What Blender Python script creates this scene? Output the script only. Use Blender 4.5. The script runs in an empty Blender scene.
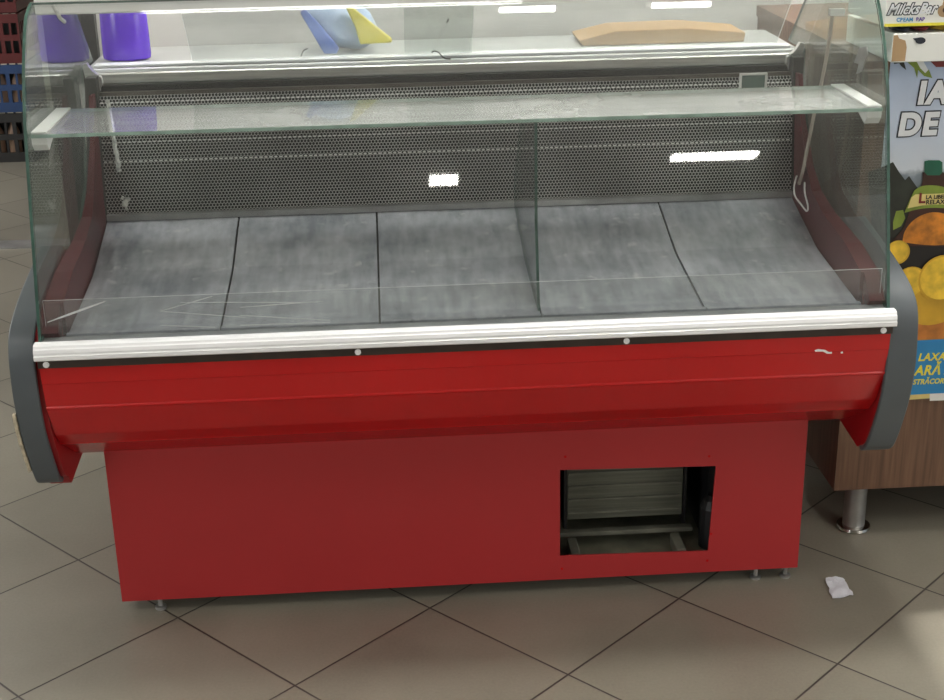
import bpy, bmesh, math, random
from mathutils import Vector, Matrix
random.seed(7)
S = bpy.context.scene
COL = S.collection
PI = math.pi

# ------------------------------------------------------------------ camera
cam_d = bpy.data.cameras.new('camera')
cam = bpy.data.objects.new('camera', cam_d)
COL.objects.link(cam)
S.camera = cam
FPX, PITCH, ROLL, YAW, CAMX, CAMH = 1411.03, 0.3660215, -0.0192015, 0.0613215, -0.160772, 1.68296
cam_d.sensor_fit = 'HORIZONTAL'
cam_d.sensor_width = 36.0
cam_d.lens = FPX / 944.0 * 36.0
cam_d.clip_start = 0.05
fwd = Vector((math.sin(YAW) * math.cos(PITCH), math.cos(YAW) * math.cos(PITCH), -math.sin(PITCH)))
rt0 = Vector((math.cos(YAW), -math.sin(YAW), 0))
up0 = rt0.cross(fwd)
rt = math.cos(ROLL) * rt0 + math.sin(ROLL) * up0
up = -math.sin(ROLL) * rt0 + math.cos(ROLL) * up0
M3 = Matrix((rt, up, -fwd)).transposed()
cam.matrix_world = Matrix.Translation((CAMX, 0, CAMH)) @ M3.to_4x4()

# ------------------------------------------------------------------ world, sun, fill and window light, exposure
S.view_settings.view_transform = 'Standard'
S.view_settings.look = 'None'
S.view_settings.exposure = 0.0
S.view_settings.gamma = 1.0
W = bpy.data.worlds.new('daylight')
S.world = W
W.use_nodes = True
W.node_tree.nodes['Background'].inputs['Color'].default_value = (0.80, 0.90, 1.0, 1)
W.node_tree.nodes['Background'].inputs['Strength'].default_value = 0.6


def area(name, loc, direction, sx, sy, power, col):
    l = bpy.data.lights.new(name, 'AREA')
    l.shape = 'RECTANGLE'
    l.size, l.size_y = sx, sy
    l.energy = power
    l.color = col
    o = bpy.data.objects.new(name, l)
    COL.objects.link(o)
    o.location = loc
    o.rotation_euler = Vector(direction).to_track_quat('-Z', 'Y').to_euler()
    return o


# unseen fill lights added left and right, plus daylight from the left rear
area('left_fill_light', (-5.4, -1.6, 1.6), (1, 0.55, -0.05), 4.0, 1.9, 115, (0.97, 0.98, 1.0))
area('right_fill_light', (3.12, -0.75, 1.6), (-1, 0.0, -0.05), 2.4, 1.9, 45, (1.0, 0.97, 0.93))
area('rear_window_daylight', (-5.4, 5.6, 1.9), (1, 0, -0.6), 3.0, 1.8, 190, (0.97, 0.98, 1.0))
sun_d = bpy.data.lights.new('sun', 'SUN')
sun_d.energy = 4.2
sun_d.angle = math.radians(0.9)
sun_d.color = (1.0, 0.97, 0.92)
sun = bpy.data.objects.new('sun', sun_d)
COL.objects.link(sun)
sun.rotation_euler = Vector((-1.0, -0.15, -0.925)).to_track_quat('-Z', 'Y').to_euler()
LAMP_STRENGTH = 28.0


# ------------------------------------------------------------------ material helpers
def new_mat(name):
    m = bpy.data.materials.new(name)
    m.use_nodes = True
    nt = m.node_tree
    return m, nt, nt.nodes['Principled BSDF']


def srgb(r, g, b):
    f = lambda c: (c / 255 / 12.92) if c / 255 <= 0.04045 else ((c / 255 + 0.055) / 1.055) ** 2.4
    return (f(r), f(g), f(b), 1)


def plain(name, col, rough=0.5, metal=0.0, var=0.12, scale=6.0, bump=0.0, stretch=None, spec=0.5, rvar=0.0):
    """principled with a little procedural colour variation"""
    m, nt, p = new_mat(name)
    N, L = nt.nodes, nt.links
    tc = N.new('ShaderNodeTexCoord')
    mp = N.new('ShaderNodeMapping')
    if stretch:
        mp.inputs['Scale'].default_value = stretch
    L.new(tc.outputs['Object'], mp.inputs['Vector'])
    no = N.new('ShaderNodeTexNoise')
    no.inputs['Scale'].default_value = scale
    no.inputs['Detail'].default_value = 6
    L.new(mp.outputs['Vector'], no.inputs['Vector'])
    mr = N.new('ShaderNodeMapRange')
    mr.inputs['From Min'].default_value = 0.3
    mr.inputs['From Max'].default_value = 0.7
    mr.inputs['To Min'].default_value = 1 - var
    mr.inputs['To Max'].default_value = 1 + var
    L.new(no.outputs['Fac'], mr.inputs['Value'])
    mx = N.new('ShaderNodeMix')
    mx.data_type = 'RGBA'
    mx.blend_type = 'MULTIPLY'
    mx.inputs['Factor'].default_value = 1
    mx.inputs['A'].default_value = col
    L.new(mr.outputs['Result'], mx.inputs['B'])
    L.new(mx.outputs['Result'], p.inputs['Base Color'])
    p.inputs['Roughness'].default_value = rough
    p.inputs['Metallic'].default_value = metal
    p.inputs['Specular IOR Level'].default_value = spec
    if rvar:
        mr2 = N.new('ShaderNodeMapRange')
        mr2.inputs['From Min'].default_value = 0.3
        mr2.inputs['From Max'].default_value = 0.7
        mr2.inputs['To Min'].default_value = rough - rvar
        mr2.inputs['To Max'].default_value = rough + rvar
        L.new(no.outputs['Fac'], mr2.inputs['Value'])
        L.new(mr2.outputs['Result'], p.inputs['Roughness'])
    if bump:
        b = N.new('ShaderNodeBump')
        b.inputs['Strength'].default_value = bump
        b.inputs['Distance'].default_value = 0.01
        L.new(no.outputs['Fac'], b.inputs['Height'])
        L.new(b.outputs['Normal'], p.inputs['Normal'])
    return m


def math_node(nt, op, a, b=None, c=None):
    n = nt.nodes.new('ShaderNodeMath')
    n.operation = op
    for i, v in enumerate((a, b, c)):
        if v is None:
            continue
        if isinstance(v, (int, float)):
            n.inputs[i].default_value = v
        else:
            nt.links.new(v, n.inputs[i])
    return n.outputs[0]


def glass_mat(name, tint=(0.93, 0.97, 0.95, 1), dust=0.05, f0=0.045, dust_scale=5.0):
    """flat pane: clear transmission + Fresnel reflection + a film of dust and smears"""
    m, nt, p = new_mat(name)
    N, L = nt.nodes, nt.links
    N.remove(p)
    out = N['Material Output']
    geo = N.new('ShaderNodeNewGeometry')
    dot = N.new('ShaderNodeVectorMath')
    dot.operation = 'DOT_PRODUCT'
    L.new(geo.outputs['Incoming'], dot.inputs[0])
    L.new(geo.outputs['Normal'], dot.inputs[1])
    c = math_node(nt, 'ABSOLUTE', dot.outputs['Value'])
    c1 = math_node(nt, 'SUBTRACT', 1.0, c)
    c5 = math_node(nt, 'POWER', c1, 5.0)
    F = math_node(nt, 'MULTIPLY_ADD', c5, 1 - f0, f0)
    tr = N.new('ShaderNodeBsdfTransparent')
    tr.inputs['Color'].default_value = tint
    gl = N.new('ShaderNodeBsdfGlossy')
    gl.inputs['Roughness'].default_value = 0.015
    mix = N.new('ShaderNodeMixShader')
    L.new(F, mix.inputs[0])
    L.new(tr.outputs[0], mix.inputs[1])
    L.new(gl.outputs[0], mix.inputs[2])
    df = N.new('ShaderNodeBsdfDiffuse')
    df.inputs['Color'].default_value = (0.75, 0.76, 0.74, 1)
    tc = N.new('ShaderNodeTexCoord')
    no = N.new('ShaderNodeTexNoise')
    no.inputs['Scale'].default_value = dust_scale
    no.inputs['Detail'].default_value = 8
    no.inputs['Roughness'].default_value = 0.65
    L.new(tc.outputs['Object'], no.inputs['Vector'])
    mr = N.new('ShaderNodeMapRange')
    mr.inputs['From Min'].default_value = 0.35
    mr.inputs['From Max'].default_value = 0.75
    mr.inputs['To Min'].default_value = dust * 0.65
    mr.inputs['To Max'].default_value = dust * 1.5
    L.new(no.outputs['Fac'], mr.inputs['Value'])
    mix2 = N.new('ShaderNodeMixShader')
    L.new(mr.outputs['Result'], mix2.inputs[0])
    L.new(mix.outputs[0], mix2.inputs[1])
    L.new(df.outputs[0], mix2.inputs[2])
    L.new(mix2.outputs[0], out.inputs['Surface'])
    return m


def perforated_mat():
    m, nt, p = new_mat('perforated_steel')
    N, L = nt.nodes, nt.links
    tc = N.new('ShaderNodeTexCoord')
    sx = N.new('ShaderNodeSeparateXYZ')
    L.new(tc.outputs['Object'], sx.inputs[0])
    P = 0.0076
    v = math_node(nt, 'DIVIDE', sx.outputs['Z'], P * 0.866)
    row = math_node(nt, 'FLOOR', v)
    par = math_node(nt, 'MODULO', row, 2.0)
    u = math_node(nt, 'DIVIDE', sx.outputs['X'], P)
    u = math_node(nt, 'MULTIPLY_ADD', par, 0.5, u)
    du = math_node(nt, 'SUBTRACT', math_node(nt, 'FRACT', u), 0.5)
    dv = math_node(nt, 'MULTIPLY', math_node(nt, 'SUBTRACT', math_node(nt, 'FRACT', v), 0.5), 0.866)
    d2 = math_node(nt, 'ADD', math_node(nt, 'MULTIPLY', du, du), math_node(nt, 'MULTIPLY', dv, dv))
    d = math_node(nt, 'SQRT', d2)
    hole = math_node(nt, 'LESS_THAN', d, 0.40)
    no = N.new('ShaderNodeTexNoise')
    no.inputs['Scale'].default_value = 4
    no.inputs['Detail'].default_value = 5
    L.new(tc.outputs['Object'], no.inputs['Vector'])
    cr = N.new('ShaderNodeValToRGB')
    cr.color_ramp.elements[0].position = 0.3
    cr.color_ramp.elements[0].color = (0.34, 0.34, 0.33, 1)
    cr.color_ramp.elements[1].position = 0.75
    cr.color_ramp.elements[1].color = (0.64, 0.64, 0.62, 1)
    L.new(no.outputs['Fac'], cr.inputs['Fac'])
    mx = N.new('ShaderNodeMix')
    mx.data_type = 'RGBA'
    L.new(hole, mx.inputs['Factor'])
    L.new(cr.outputs['Color'], mx.inputs['A'])
    mx.inputs['B'].default_value = (0.012, 0.012, 0.013, 1)
    zz_ = math_node(nt, 'ABSOLUTE', math_node(nt, 'SUBTRACT', math_node(nt, 'FRACT', math_node(nt, 'DIVIDE', math_node(nt, 'SUBTRACT', sx.outputs['Z'], 0.9225), 0.043)), 0.5))
    inrow = math_node(nt, 'LESS_THAN', zz_, 0.035)
    above = math_node(nt, 'GREATER_THAN', sx.outputs['Z'], 0.93)
    dash = math_node(nt, 'LESS_THAN', math_node(nt, 'FRACT', math_node(nt, 'DIVIDE', sx.outputs['X'], 0.0114)), 0.6)
    row_ = math_node(nt, 'MULTIPLY', math_node(nt, 'MULTIPLY', inrow, above), dash)
    mxr = N.new('ShaderNodeMix')
    mxr.data_type = 'RGBA'
    L.new(row_, mxr.inputs['Factor'])
    L.new(mx.outputs['Result'], mxr.inputs['A'])
    mxr.inputs['B'].default_value = (0.80, 0.80, 0.78, 1)
    L.new(mxr.outputs['Result'], p.inputs['Base Color'])
    L.new(math_node(nt, 'MULTIPLY', math_node(nt, 'SUBTRACT', 1.0, hole), 0.6), p.inputs['Metallic'])
    p.inputs['Roughness'].default_value = 0.33
    L.new(math_node(nt, 'MULTIPLY', math_node(nt, 'SUBTRACT', 1.0, hole), 0.5), p.inputs['Specular IOR Level'])
    b = N.new('ShaderNodeBump')
    b.inputs['Strength'].default_value = 0.25
    b.inputs['Distance'].default_value = 0.002
    L.new(d, b.inputs['Height'])
    L.new(b.outputs['Normal'], p.inputs['Normal'])
    return m


def tile_mat():
    m, nt, p = new_mat('floor_tiles')
    N, L = nt.nodes, nt.links
    GA, GX, GY, T = 0.760149, -0.662541, 2.783163, 0.40
    tc = N.new('ShaderNodeTexCoord')
    sx = N.new('ShaderNodeSeparateXYZ')
    L.new(tc.outputs['Object'], sx.inputs[0])
    x = math_node(nt, 'SUBTRACT', sx.outputs['X'], GX)
    y = math_node(nt, 'SUBTRACT', sx.outputs['Y'], GY)
    c, s = math.cos(GA), math.sin(GA)
    a = math_node(nt, 'DIVIDE', math_node(nt, 'ADD', math_node(nt, 'MULTIPLY', x, c), math_node(nt, 'MULTIPLY', y, s)), T)
    b = math_node(nt, 'DIVIDE', math_node(nt, 'SUBTRACT', math_node(nt, 'MULTIPLY', x, s), math_node(nt, 'MULTIPLY', y, c)), T)
    da = math_node(nt, 'SUBTRACT', 0.5, math_node(nt, 'ABSOLUTE', math_node(nt, 'SUBTRACT', math_node(nt, 'FRACT', a), 0.5)))
    db = math_node(nt, 'SUBTRACT', 0.5, math_node(nt, 'ABSOLUTE', math_node(nt, 'SUBTRACT', math_node(nt, 'FRACT', b), 0.5)))
    dm = math_node(nt, 'MINIMUM', da, db)
    grout = N.new('ShaderNodeMapRange')
    grout.inputs['From Min'].default_value = 0.0038
    grout.inputs['From Max'].default_value = 0.0075
    grout.inputs['To Min'].default_value = 1
    grout.inputs['To Max'].default_value = 0
    L.new(dm, grout.inputs['Value'])
    # a small tone shift from tile to tile
    cb = N.new('ShaderNodeCombineXYZ')
    L.new(math_node(nt, 'FLOOR', a), cb.inputs['X'])
    L.new(math_node(nt, 'FLOOR', b), cb.inputs['Y'])
    wn = N.new('ShaderNodeTexWhiteNoise')
    wn.noise_dimensions = '2D'
    L.new(cb.outputs[0], wn.inputs['Vector'])
    no = N.new('ShaderNodeTexNoise')
    no.inputs['Scale'].default_value = 3.0
    no.inputs['Detail'].default_value = 8
    no.inputs['Roughness'].default_value = 0.6
    L.new(tc.outputs['Object'], no.inputs['Vector'])
    n2 = N.new('ShaderNodeTexNoise')
    n2.inputs['Scale'].default_value = 160
    n2.inputs['Detail'].default_value = 3
    L.new(tc.outputs['Object'], n2.inputs['Vector'])
    f = math_node(nt, 'MULTIPLY_ADD', wn.outputs['Value'], 0.16, 0.84)
    f = math_node(nt, 'ADD', f, math_node(nt, 'MULTIPLY', math_node(nt, 'SUBTRACT', no.outputs['Fac'], 0.5), 0.55))
    f = math_node(nt, 'ADD', f, math_node(nt, 'MULTIPLY', math_node(nt, 'SUBTRACT', n2.outputs['Fac'], 0.5), 0.25))
    mx = N.new('ShaderNodeMix')
    mx.data_type = 'RGBA'
    mx.blend_type = 'MULTIPLY'
    mx.inputs['Factor'].default_value = 1
    mx.inputs['A'].default_value = (0.245, 0.225, 0.180, 1)
    L.new(f, mx.inputs['B'])
    m2 = N.new('ShaderNodeMix')
    m2.data_type = 'RGBA'
    L.new(grout.outputs['Result'], m2.inputs['Factor'])
    L.new(mx.outputs['Result'], m2.inputs['A'])
    m2.inputs['B'].default_value = (0.035, 0.028, 0.022, 1)
    L.new(m2.outputs['Result'], p.inputs['Base Color'])
    p.inputs['Roughness'].default_value = 0.34
    L.new(math_node(nt, 'MULTIPLY_ADD', no.outputs['Fac'], 0.25, 0.25), p.inputs['Roughness'])
    bp = N.new('ShaderNodeBump')
    bp.inputs['Strength'].default_value = 0.4
    bp.inputs['Distance'].default_value = 0.002
    L.new(math_node(nt, 'SUBTRACT', 1.0, grout.outputs['Result']), bp.inputs['Height'])
    L.new(bp.outputs['Normal'], p.inputs['Normal'])
    return m


def wood_mat():
    m, nt, p = new_mat('brown_laminate')
    N, L = nt.nodes, nt.links
    tc = N.new('ShaderNodeTexCoord')
    mp = N.new('ShaderNodeMapping')
    mp.inputs['Scale'].default_value = (60, 60, 2.5)
    L.new(tc.outputs['Object'], mp.inputs['Vector'])
    no = N.new('ShaderNodeTexNoise')
    no.inputs['Scale'].default_value = 1.5
    no.inputs['Detail'].default_value = 6
    L.new(mp.outputs['Vector'], no.inputs['Vector'])
    cr = N.new('ShaderNodeValToRGB')
    cr.color_ramp.elements[0].position = 0.3
    cr.color_ramp.elements[0].color = srgb(88, 62, 46)
    cr.color_ramp.elements[1].position = 0.7
    cr.color_ramp.elements[1].color = srgb(124, 92, 70)
    L.new(no.outputs['Fac'], cr.inputs['Fac'])
    L.new(cr.outputs['Color'], p.inputs['Base Color'])
    p.inputs['Roughness'].default_value = 0.4
    return m


def steel_tray_mat():
    m, nt, p = new_mat('scratched_steel')
    N, L = nt.nodes, nt.links
    tc = N.new('ShaderNodeTexCoord')
    no = N.new('ShaderNodeTexNoise')
    no.inputs['Scale'].default_value = 5
    no.inputs['Detail'].default_value = 9
    no.inputs['Roughness'].default_value = 0.65
    L.new(tc.outputs['Object'], no.inputs['Vector'])
    mp = N.new('ShaderNodeMapping')
    mp.inputs['Scale'].default_value = (14, 1.6, 14)
    L.new(tc.outputs['Object'], mp.inputs['Vector'])
    n2 = N.new('ShaderNodeTexNoise')
    n2.inputs['Scale'].default_value = 4
    n2.inputs['Detail'].default_value = 4
    L.new(mp.outputs['Vector'], n2.inputs['Vector'])
    a = math_node(nt, 'MULTIPLY_ADD', n2.outputs['Fac'], 0.35, math_node(nt, 'MULTIPLY', no.outputs['Fac'], 0.65))
    cr = N.new('ShaderNodeValToRGB')
    cr.color_ramp.elements[0].position = 0.36
    cr.color_ramp.elements[0].color = (0.27, 0.29, 0.325, 1)
    cr.color_ramp.elements[1].position = 0.70
    cr.color_ramp.elements[1].color = (0.72, 0.73, 0.78, 1)
    L.new(a, cr.inputs['Fac'])
    # pale dried splashes
    n3 = N.new('ShaderNodeTexNoise')
    n3.inputs['Scale'].default_value = 26
    n3.inputs['Detail'].default_value = 5
    L.new(tc.outputs['Object'], n3.inputs['Vector'])
    sp = N.new('ShaderNodeMapRange')
    sp.inputs['From Min'].default_value = 0.64
    sp.inputs['From Max'].default_value = 0.72
    L.new(n3.outputs['Fac'], sp.inputs['Value'])
    mx = N.new('ShaderNodeMix')
    mx.data_type = 'RGBA'
    L.new(math_node(nt, 'MULTIPLY', sp.outputs['Result'], 0.6), mx.inputs['Factor'])
    L.new(cr.outputs['Color'], mx.inputs['A'])
    mx.inputs['B'].default_value = (0.75, 0.75, 0.75, 1)
    L.new(mx.outputs['Result'], p.inputs['Base Color'])
    p.inputs['Metallic'].default_value = 0.5
    L.new(math_node(nt, 'MULTIPLY_ADD', a, 0.3, 0.26), p.inputs['Roughness'])
    return m


M = {}
M['tiles'] = tile_mat()
M['wood'] = wood_mat()
M['perf'] = perforated_mat()
M['tray'] = steel_tray_mat()
M['red_gloss'] = plain('red_gloss_paint', srgb(186, 22, 24), 0.24, 0, 0.05, 3, spec=0.5)
M['red_panel'] = plain('red_satin_panel', srgb(168, 46, 48), 0.42, 0, 0.06, 2.0, spec=0.4)
M['maroon'] = plain('maroon_plastic', srgb(84, 26, 32), 0.4, 0, 0.15, 8)
M['dark_red'] = plain('dark_red_plastic', srgb(150, 18, 24), 0.4, 0, 0.1, 8)
M['grey_rubber'] = plain('grey_bumper_plastic', srgb(80, 86, 90), 0.45, 0, 0.07, 9, bump=0.05)
M['alu'] = plain('white_aluminium', (0.90, 0.91, 0.92, 1), 0.35, 0.1, 0.02, 5, stretch=(1, 40, 40))
M['steel'] = plain('brushed_steel', (0.72, 0.72, 0.70, 1), 0.28, 0.7, 0.18, 6, stretch=(1, 25, 25))
M['dull_steel'] = plain('dull_steel', (0.45, 0.45, 0.44, 1), 0.4, 0.8, 0.3, 8)
M['chrome'] = plain('worn_chrome', (0.62, 0.60, 0.56, 1), 0.22, 1.0, 0.25, 30)
M['brown_strip'] = plain('dark_brown_strip', srgb(50, 40, 33), 0.5, 0, 0.3, 25)
M['channel'] = plain('brown_grey_channel', srgb(96, 90, 84), 0.4, 0.4, 0.35, 9, stretch=(1, 4, 4))
M['black'] = plain('black_metal', (0.012, 0.012, 0.013, 1), 0.5, 0, 0.3, 10)
M['dark_grey'] = plain('dark_grey_paint', srgb(60, 60, 57), 0.5, 0, 0.12, 5)
M['gutter'] = plain('grey_gutter', (0.42, 0.44, 0.45, 1), 0.4, 0.4, 0.2, 12)
M['worktop'] = plain('pale_worktop', (0.50, 0.51, 0.495, 1), 0.3, 0.3, 0.15, 5)
M['white'] = plain('white_plastic', srgb(232, 232, 228), 0.4, 0, 0.05, 8)
M['white_crinkled'] = plain('white_strip', srgb(205, 205, 200), 0.6, 0, 0.5, 90, bump=0.8)
M['cable'] = plain('beige_cable', srgb(176, 164, 152), 0.5, 0, 0.1, 20)
M['wall'] = plain('grey_wall_paint', srgb(226, 225, 220), 0.7, 0, 0.08, 2.5)
M['wall_far'] = plain('cream_wall_paint', srgb(205, 200, 188), 0.7, 0, 0.08, 2.5)
M['ceiling'] = plain('white_ceiling_paint', srgb(232, 232, 228), 0.8, 0, 0.03, 2)
M['glass'] = glass_mat('clear_glass', (0.968, 0.973, 0.973, 1), 0.009)
M['glass_side'] = glass_mat('green_tinted_glass', (0.86, 0.92, 0.89, 1), 0.025, 0.05)
M['glass_shelf'] = glass_mat('dusty_shelf_glass', (0.94, 0.96, 0.95, 1), 0.24, 0.05)
M['glass_rear'] = glass_mat('hazy_rear_glass', (0.93, 0.95, 0.94, 1), 0.10, 0.05)
M['acrylic'] = glass_mat('clear_acrylic', (0.96, 0.97, 0.97, 1), 0.06, 0.04)
M['glass_edge'] = plain('green_glass_edge', srgb(60, 88, 79), 0.15, 0, 0.25, 30, spec=0.8)
M['glass_edge_pale'] = plain('pale_green_glass_edge', srgb(150, 178, 164), 0.15, 0, 0.25, 30, spec=0.8)
M['acrylic_edge'] = plain('pale_acrylic_edge', srgb(228, 230, 230), 0.3, 0, 0.1, 30)
M['fins'] = plain('condenser_fins', srgb(104, 106, 94), 0.5, 0.3, 0.2, 3, stretch=(1, 1, 60), bump=0.2)
M['pan'] = plain('dusty_base_pan', srgb(112, 112, 96), 0.7, 0.1, 0.4, 14)
M['frame_bar'] = plain('grey_frame_bar', srgb(112, 112, 100), 0.6, 0.2, 0.3, 14)
M['card_pale'] = plain('pale_worn_foam', srgb(196, 184, 160), 0.8, 0, 0.3, 60, bump=0.8)
M['card'] = plain('brown_cardboard', srgb(176, 146, 110), 0.8, 0, 0.1, 8)
M['paper'] = plain('white_paper', srgb(222, 224, 232), 0.6, 0, 0.12, 25, bump=0.3)


# ------------------------------------------------------------------ mesh helpers
ORIGIN = {}


def link(name, bm, mats, parent=None, smooth=False, bevel=0.0, origin=None):
    if isinstance(mats, str):
        mats = [mats]
    me = bpy.data.meshes.new(name)
    o = bpy.data.objects.new(name, me)
    COL.objects.link(o)
    off = Vector((0, 0, 0))
    if parent is not None:
        off = ORIGIN[parent.name]
        o.parent = parent
        ORIGIN[o.name] = off
    elif origin is not None:
        off = Vector(origin)
        o.location = off
        ORIGIN[o.name] = off
    else:
        ORIGIN[o.name] = off
    bmesh.ops.translate(bm, verts=bm.verts, vec=-off)
    bm.to_mesh(me)
    bm.free()
    for k in mats:
        me.materials.append(M[k])
    if smooth:
        for p in me.polygons:
            p.use_smooth = True
        try:
            me.set_sharp_from_angle(angle=math.radians(40))
        except Exception:
            pass
    if bevel:
        b = o.modifiers.new('bevel', 'BEVEL')
        b.width = bevel
        b.segments = 2
        b.limit_method = 'ANGLE'
    return o


def tag(o, label=None, cat=None, group=None, kind=None):
    if label:
        o['label'] = label
    if cat:
        o['category'] = cat
    if group:
        o['group'] = group
    if kind:
        o['kind'] = kind
    return o


def thing(name, loc, label, cat, group=None):
    o = bpy.data.objects.new(name, None)
    COL.objects.link(o)
    o.location = loc
    o.empty_display_size = 0.05
    ORIGIN[o.name] = Vector(loc)
    return tag(o, label, cat, group)


def box(bm, x0, x1, y0, y1, z0, z1, mi=0):
    v = [bm.verts.new(c) for c in ((x0, y0, z0), (x1, y0, z0), (x1, y1, z0), (x0, y1, z0),
                                   (x0, y0, z1), (x1, y0, z1), (x1, y1, z1), (x0, y1, z1))]
    for q in ((0, 3, 2, 1), (4, 5, 6, 7), (0, 1, 5, 4), (1, 2, 6, 5), (2, 3, 7, 6), (3, 0, 4, 7)):
        bm.faces.new([v[i] for i in q]).material_index = mi
    return v


def bx(*a):
    bm = bmesh.new()
    box(bm, *a)
    return bm


def prism(bm, prof, a0, a1, axis='X', cap=0, rim=0):
    """extrude the polygon prof along an axis; caps and rim may take different materials"""
    def pt(a, u, w):
        return (a, u, w) if axis == 'X' else ((u, a, w) if axis == 'Y' else (u, w, a))
    A = [bm.verts.new(pt(a0, u, w)) for u, w in prof]
    B = [bm.verts.new(pt(a1, u, w)) for u, w in prof]
    n = len(prof)
    f1 = bm.faces.new(A)
    f2 = bm.faces.new(B[::-1])
    f1.material_index = f2.material_index = cap
    for i in range(n):
        bm.faces.new((A[i], B[i], B[(i + 1) % n], A[(i + 1) % n])).material_index = rim
    bmesh.ops.recalc_face_normals(bm, faces=bm.faces)
    return bm


def offset(prof, t):
    out = []
    for i, p in enumerate(prof):
        a = Vector(prof[max(i - 1, 0)])
        b = Vector(prof[min(i + 1, len(prof) - 1)])
        d = (b - a).normalized()
        out.append((p[0] - d.y * t, p[1] + d.x * t))
    return out


def sheet(bm, prof, t, x0, x1, face=0, edge=0):
    """a bent sheet of thickness t following the (y,z) polyline, spanning x0..x1"""
    q = offset(prof, t)
    n = len(prof)
    V = [[bm.verts.new((x, *p)) for p in pr] for x in (x0, x1) for pr in (prof, q)]
    A, Bq, C, D = V      # A: x0 prof, Bq: x0 offset, C: x1 prof, D: x1 offset
    for i in range(n - 1):
        bm.faces.new((A[i], A[i + 1], C[i + 1], C[i])).material_index = face
        bm.faces.new((Bq[i], D[i], D[i + 1], Bq[i + 1])).material_index = face
        bm.faces.new((A[i], Bq[i], Bq[i + 1], A[i + 1])).material_index = edge
        bm.faces.new((C[i], C[i + 1], D[i + 1], D[i])).material_index = edge
    for i in (0, n - 1):
        bm.faces.new((A[i], C[i], D[i], Bq[i])).material_index = edge
    bmesh.ops.recalc_face_normals(bm, faces=bm.faces)
    return bm


def spline(pts, n=6):
    out = []
    P = [Vector(p) for p in pts]
    for i in range(len(P) - 1):
        p0, p1, p2, p3 = P[max(i - 1, 0)], P[i], P[i + 1], P[min(i + 2, len(P) - 1)]
        for k in range(n):
            t = k / n
            out.append(tuple(0.5 * (2 * p1 + (p2 - p0) * t + (2 * p0 - 5 * p1 + 4 * p2 - p3) * t * t + (3 * p1 - p0 - 3 * p2 + p3) * t ** 3)))
    out.append(tuple(P[-1]))
    return out


def tube(bm, pts, r, n=8, mi=0):
    pts = [Vector(p) for p in pts]
    rings = []
    ref = None
    for i, p in enumerate(pts):
        d = (pts[min(i + 1, len(pts) - 1)] - pts[max(i - 1, 0)]).normalized()
        if ref is None:
            ref = d.orthogonal().normalized()
        a = (ref - d * ref.dot(d)).normalized()
        ref = a
        b = d.cross(a)
        rr = r[i] if isinstance(r, (list, tuple)) else r
        rings.append([bm.verts.new(p + rr * (math.cos(2 * PI * k / n) * a + math.sin(2 * PI * k / n) * b)) for k in range(n)])
    for i in range(len(rings) - 1):
        for k in range(n):
            bm.faces.new((rings[i][k], rings[i][(k + 1) % n], rings[i + 1][(k + 1) % n], rings[i + 1][k])).material_index = mi
    bm.faces.new(rings[0][::-1]).material_index = mi
    bm.faces.new(rings[-1]).material_index = mi
    bmesh.ops.recalc_face_normals(bm, faces=bm.faces)
    return bm


def lathe(bm, cx, cy, prof, n=24, sx=1.0, sy=1.0, mi=0):
    rings = [[bm.verts.new((cx + sx * r * math.cos(2 * PI * k / n), cy + sy * r * math.sin(2 * PI * k / n), z)) for k in range(n)] for r, z in prof]
    for i in range(len(rings) - 1):
        for k in range(n):
            bm.faces.new((rings[i][k], rings[i][(k + 1) % n], rings[i + 1][(k + 1) % n], rings[i + 1][k])).material_index = mi
    bm.faces.new(rings[0][::-1]).material_index = mi
    bm.faces.new(rings[-1]).material_index = mi
    bmesh.ops.recalc_face_normals(bm, faces=bm.faces)
    return bm


def disc_y(bm, x, y, z, r, t, n=20, mi=0, rz=None):
    """a round plate facing -Y"""
    prof = [(x + r * math.cos(2 * PI * k / n), z + (rz or r) * math.sin(2 * PI * k / n)) for k in range(n)]
    prism(bm, prof, y, y - t, 'Y', mi, mi)
    return bm


def text_mesh(body, x, y, z, size, off=0.0, thick=0.0004, shear=0.0, sx=1.0, gap=1.0):
    """lettering facing -Y, left baseline at (x, y, z)"""
    cu = bpy.data.curves.new('lettering', 'FONT')
    cu.body = body
    cu.size = size
    cu.offset = off
    cu.extrude = thick
    cu.shear = shear
    cu.space_character = gap
    o = bpy.data.objects.new('lettering_tmp', cu)
    COL.objects.link(o)
    dg = bpy.context.evaluated_depsgraph_get()
    dg.update()
    me = bpy.data.meshes.new_from_object(o.evaluated_get(dg))
    bpy.data.objects.remove(o)
    bm = bmesh.new()
    bm.from_mesh(me)
    bpy.data.meshes.remove(me)
    bmesh.ops.scale(bm, vec=(sx, 1, 1), verts=bm.verts)
    bmesh.ops.rotate(bm, cent=(0, 0, 0), matrix=Matrix.Rotation(PI / 2, 3, 'X'), verts=bm.verts)
    bmesh.ops.translate(bm, vec=(x, y, z), verts=bm.verts)
    return bm


# ------------------------------------------------------------------ the setting
def struct(name, bm, mat):
    o = link(name, bm, mat)
    o['kind'] = 'structure'
    return o


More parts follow.
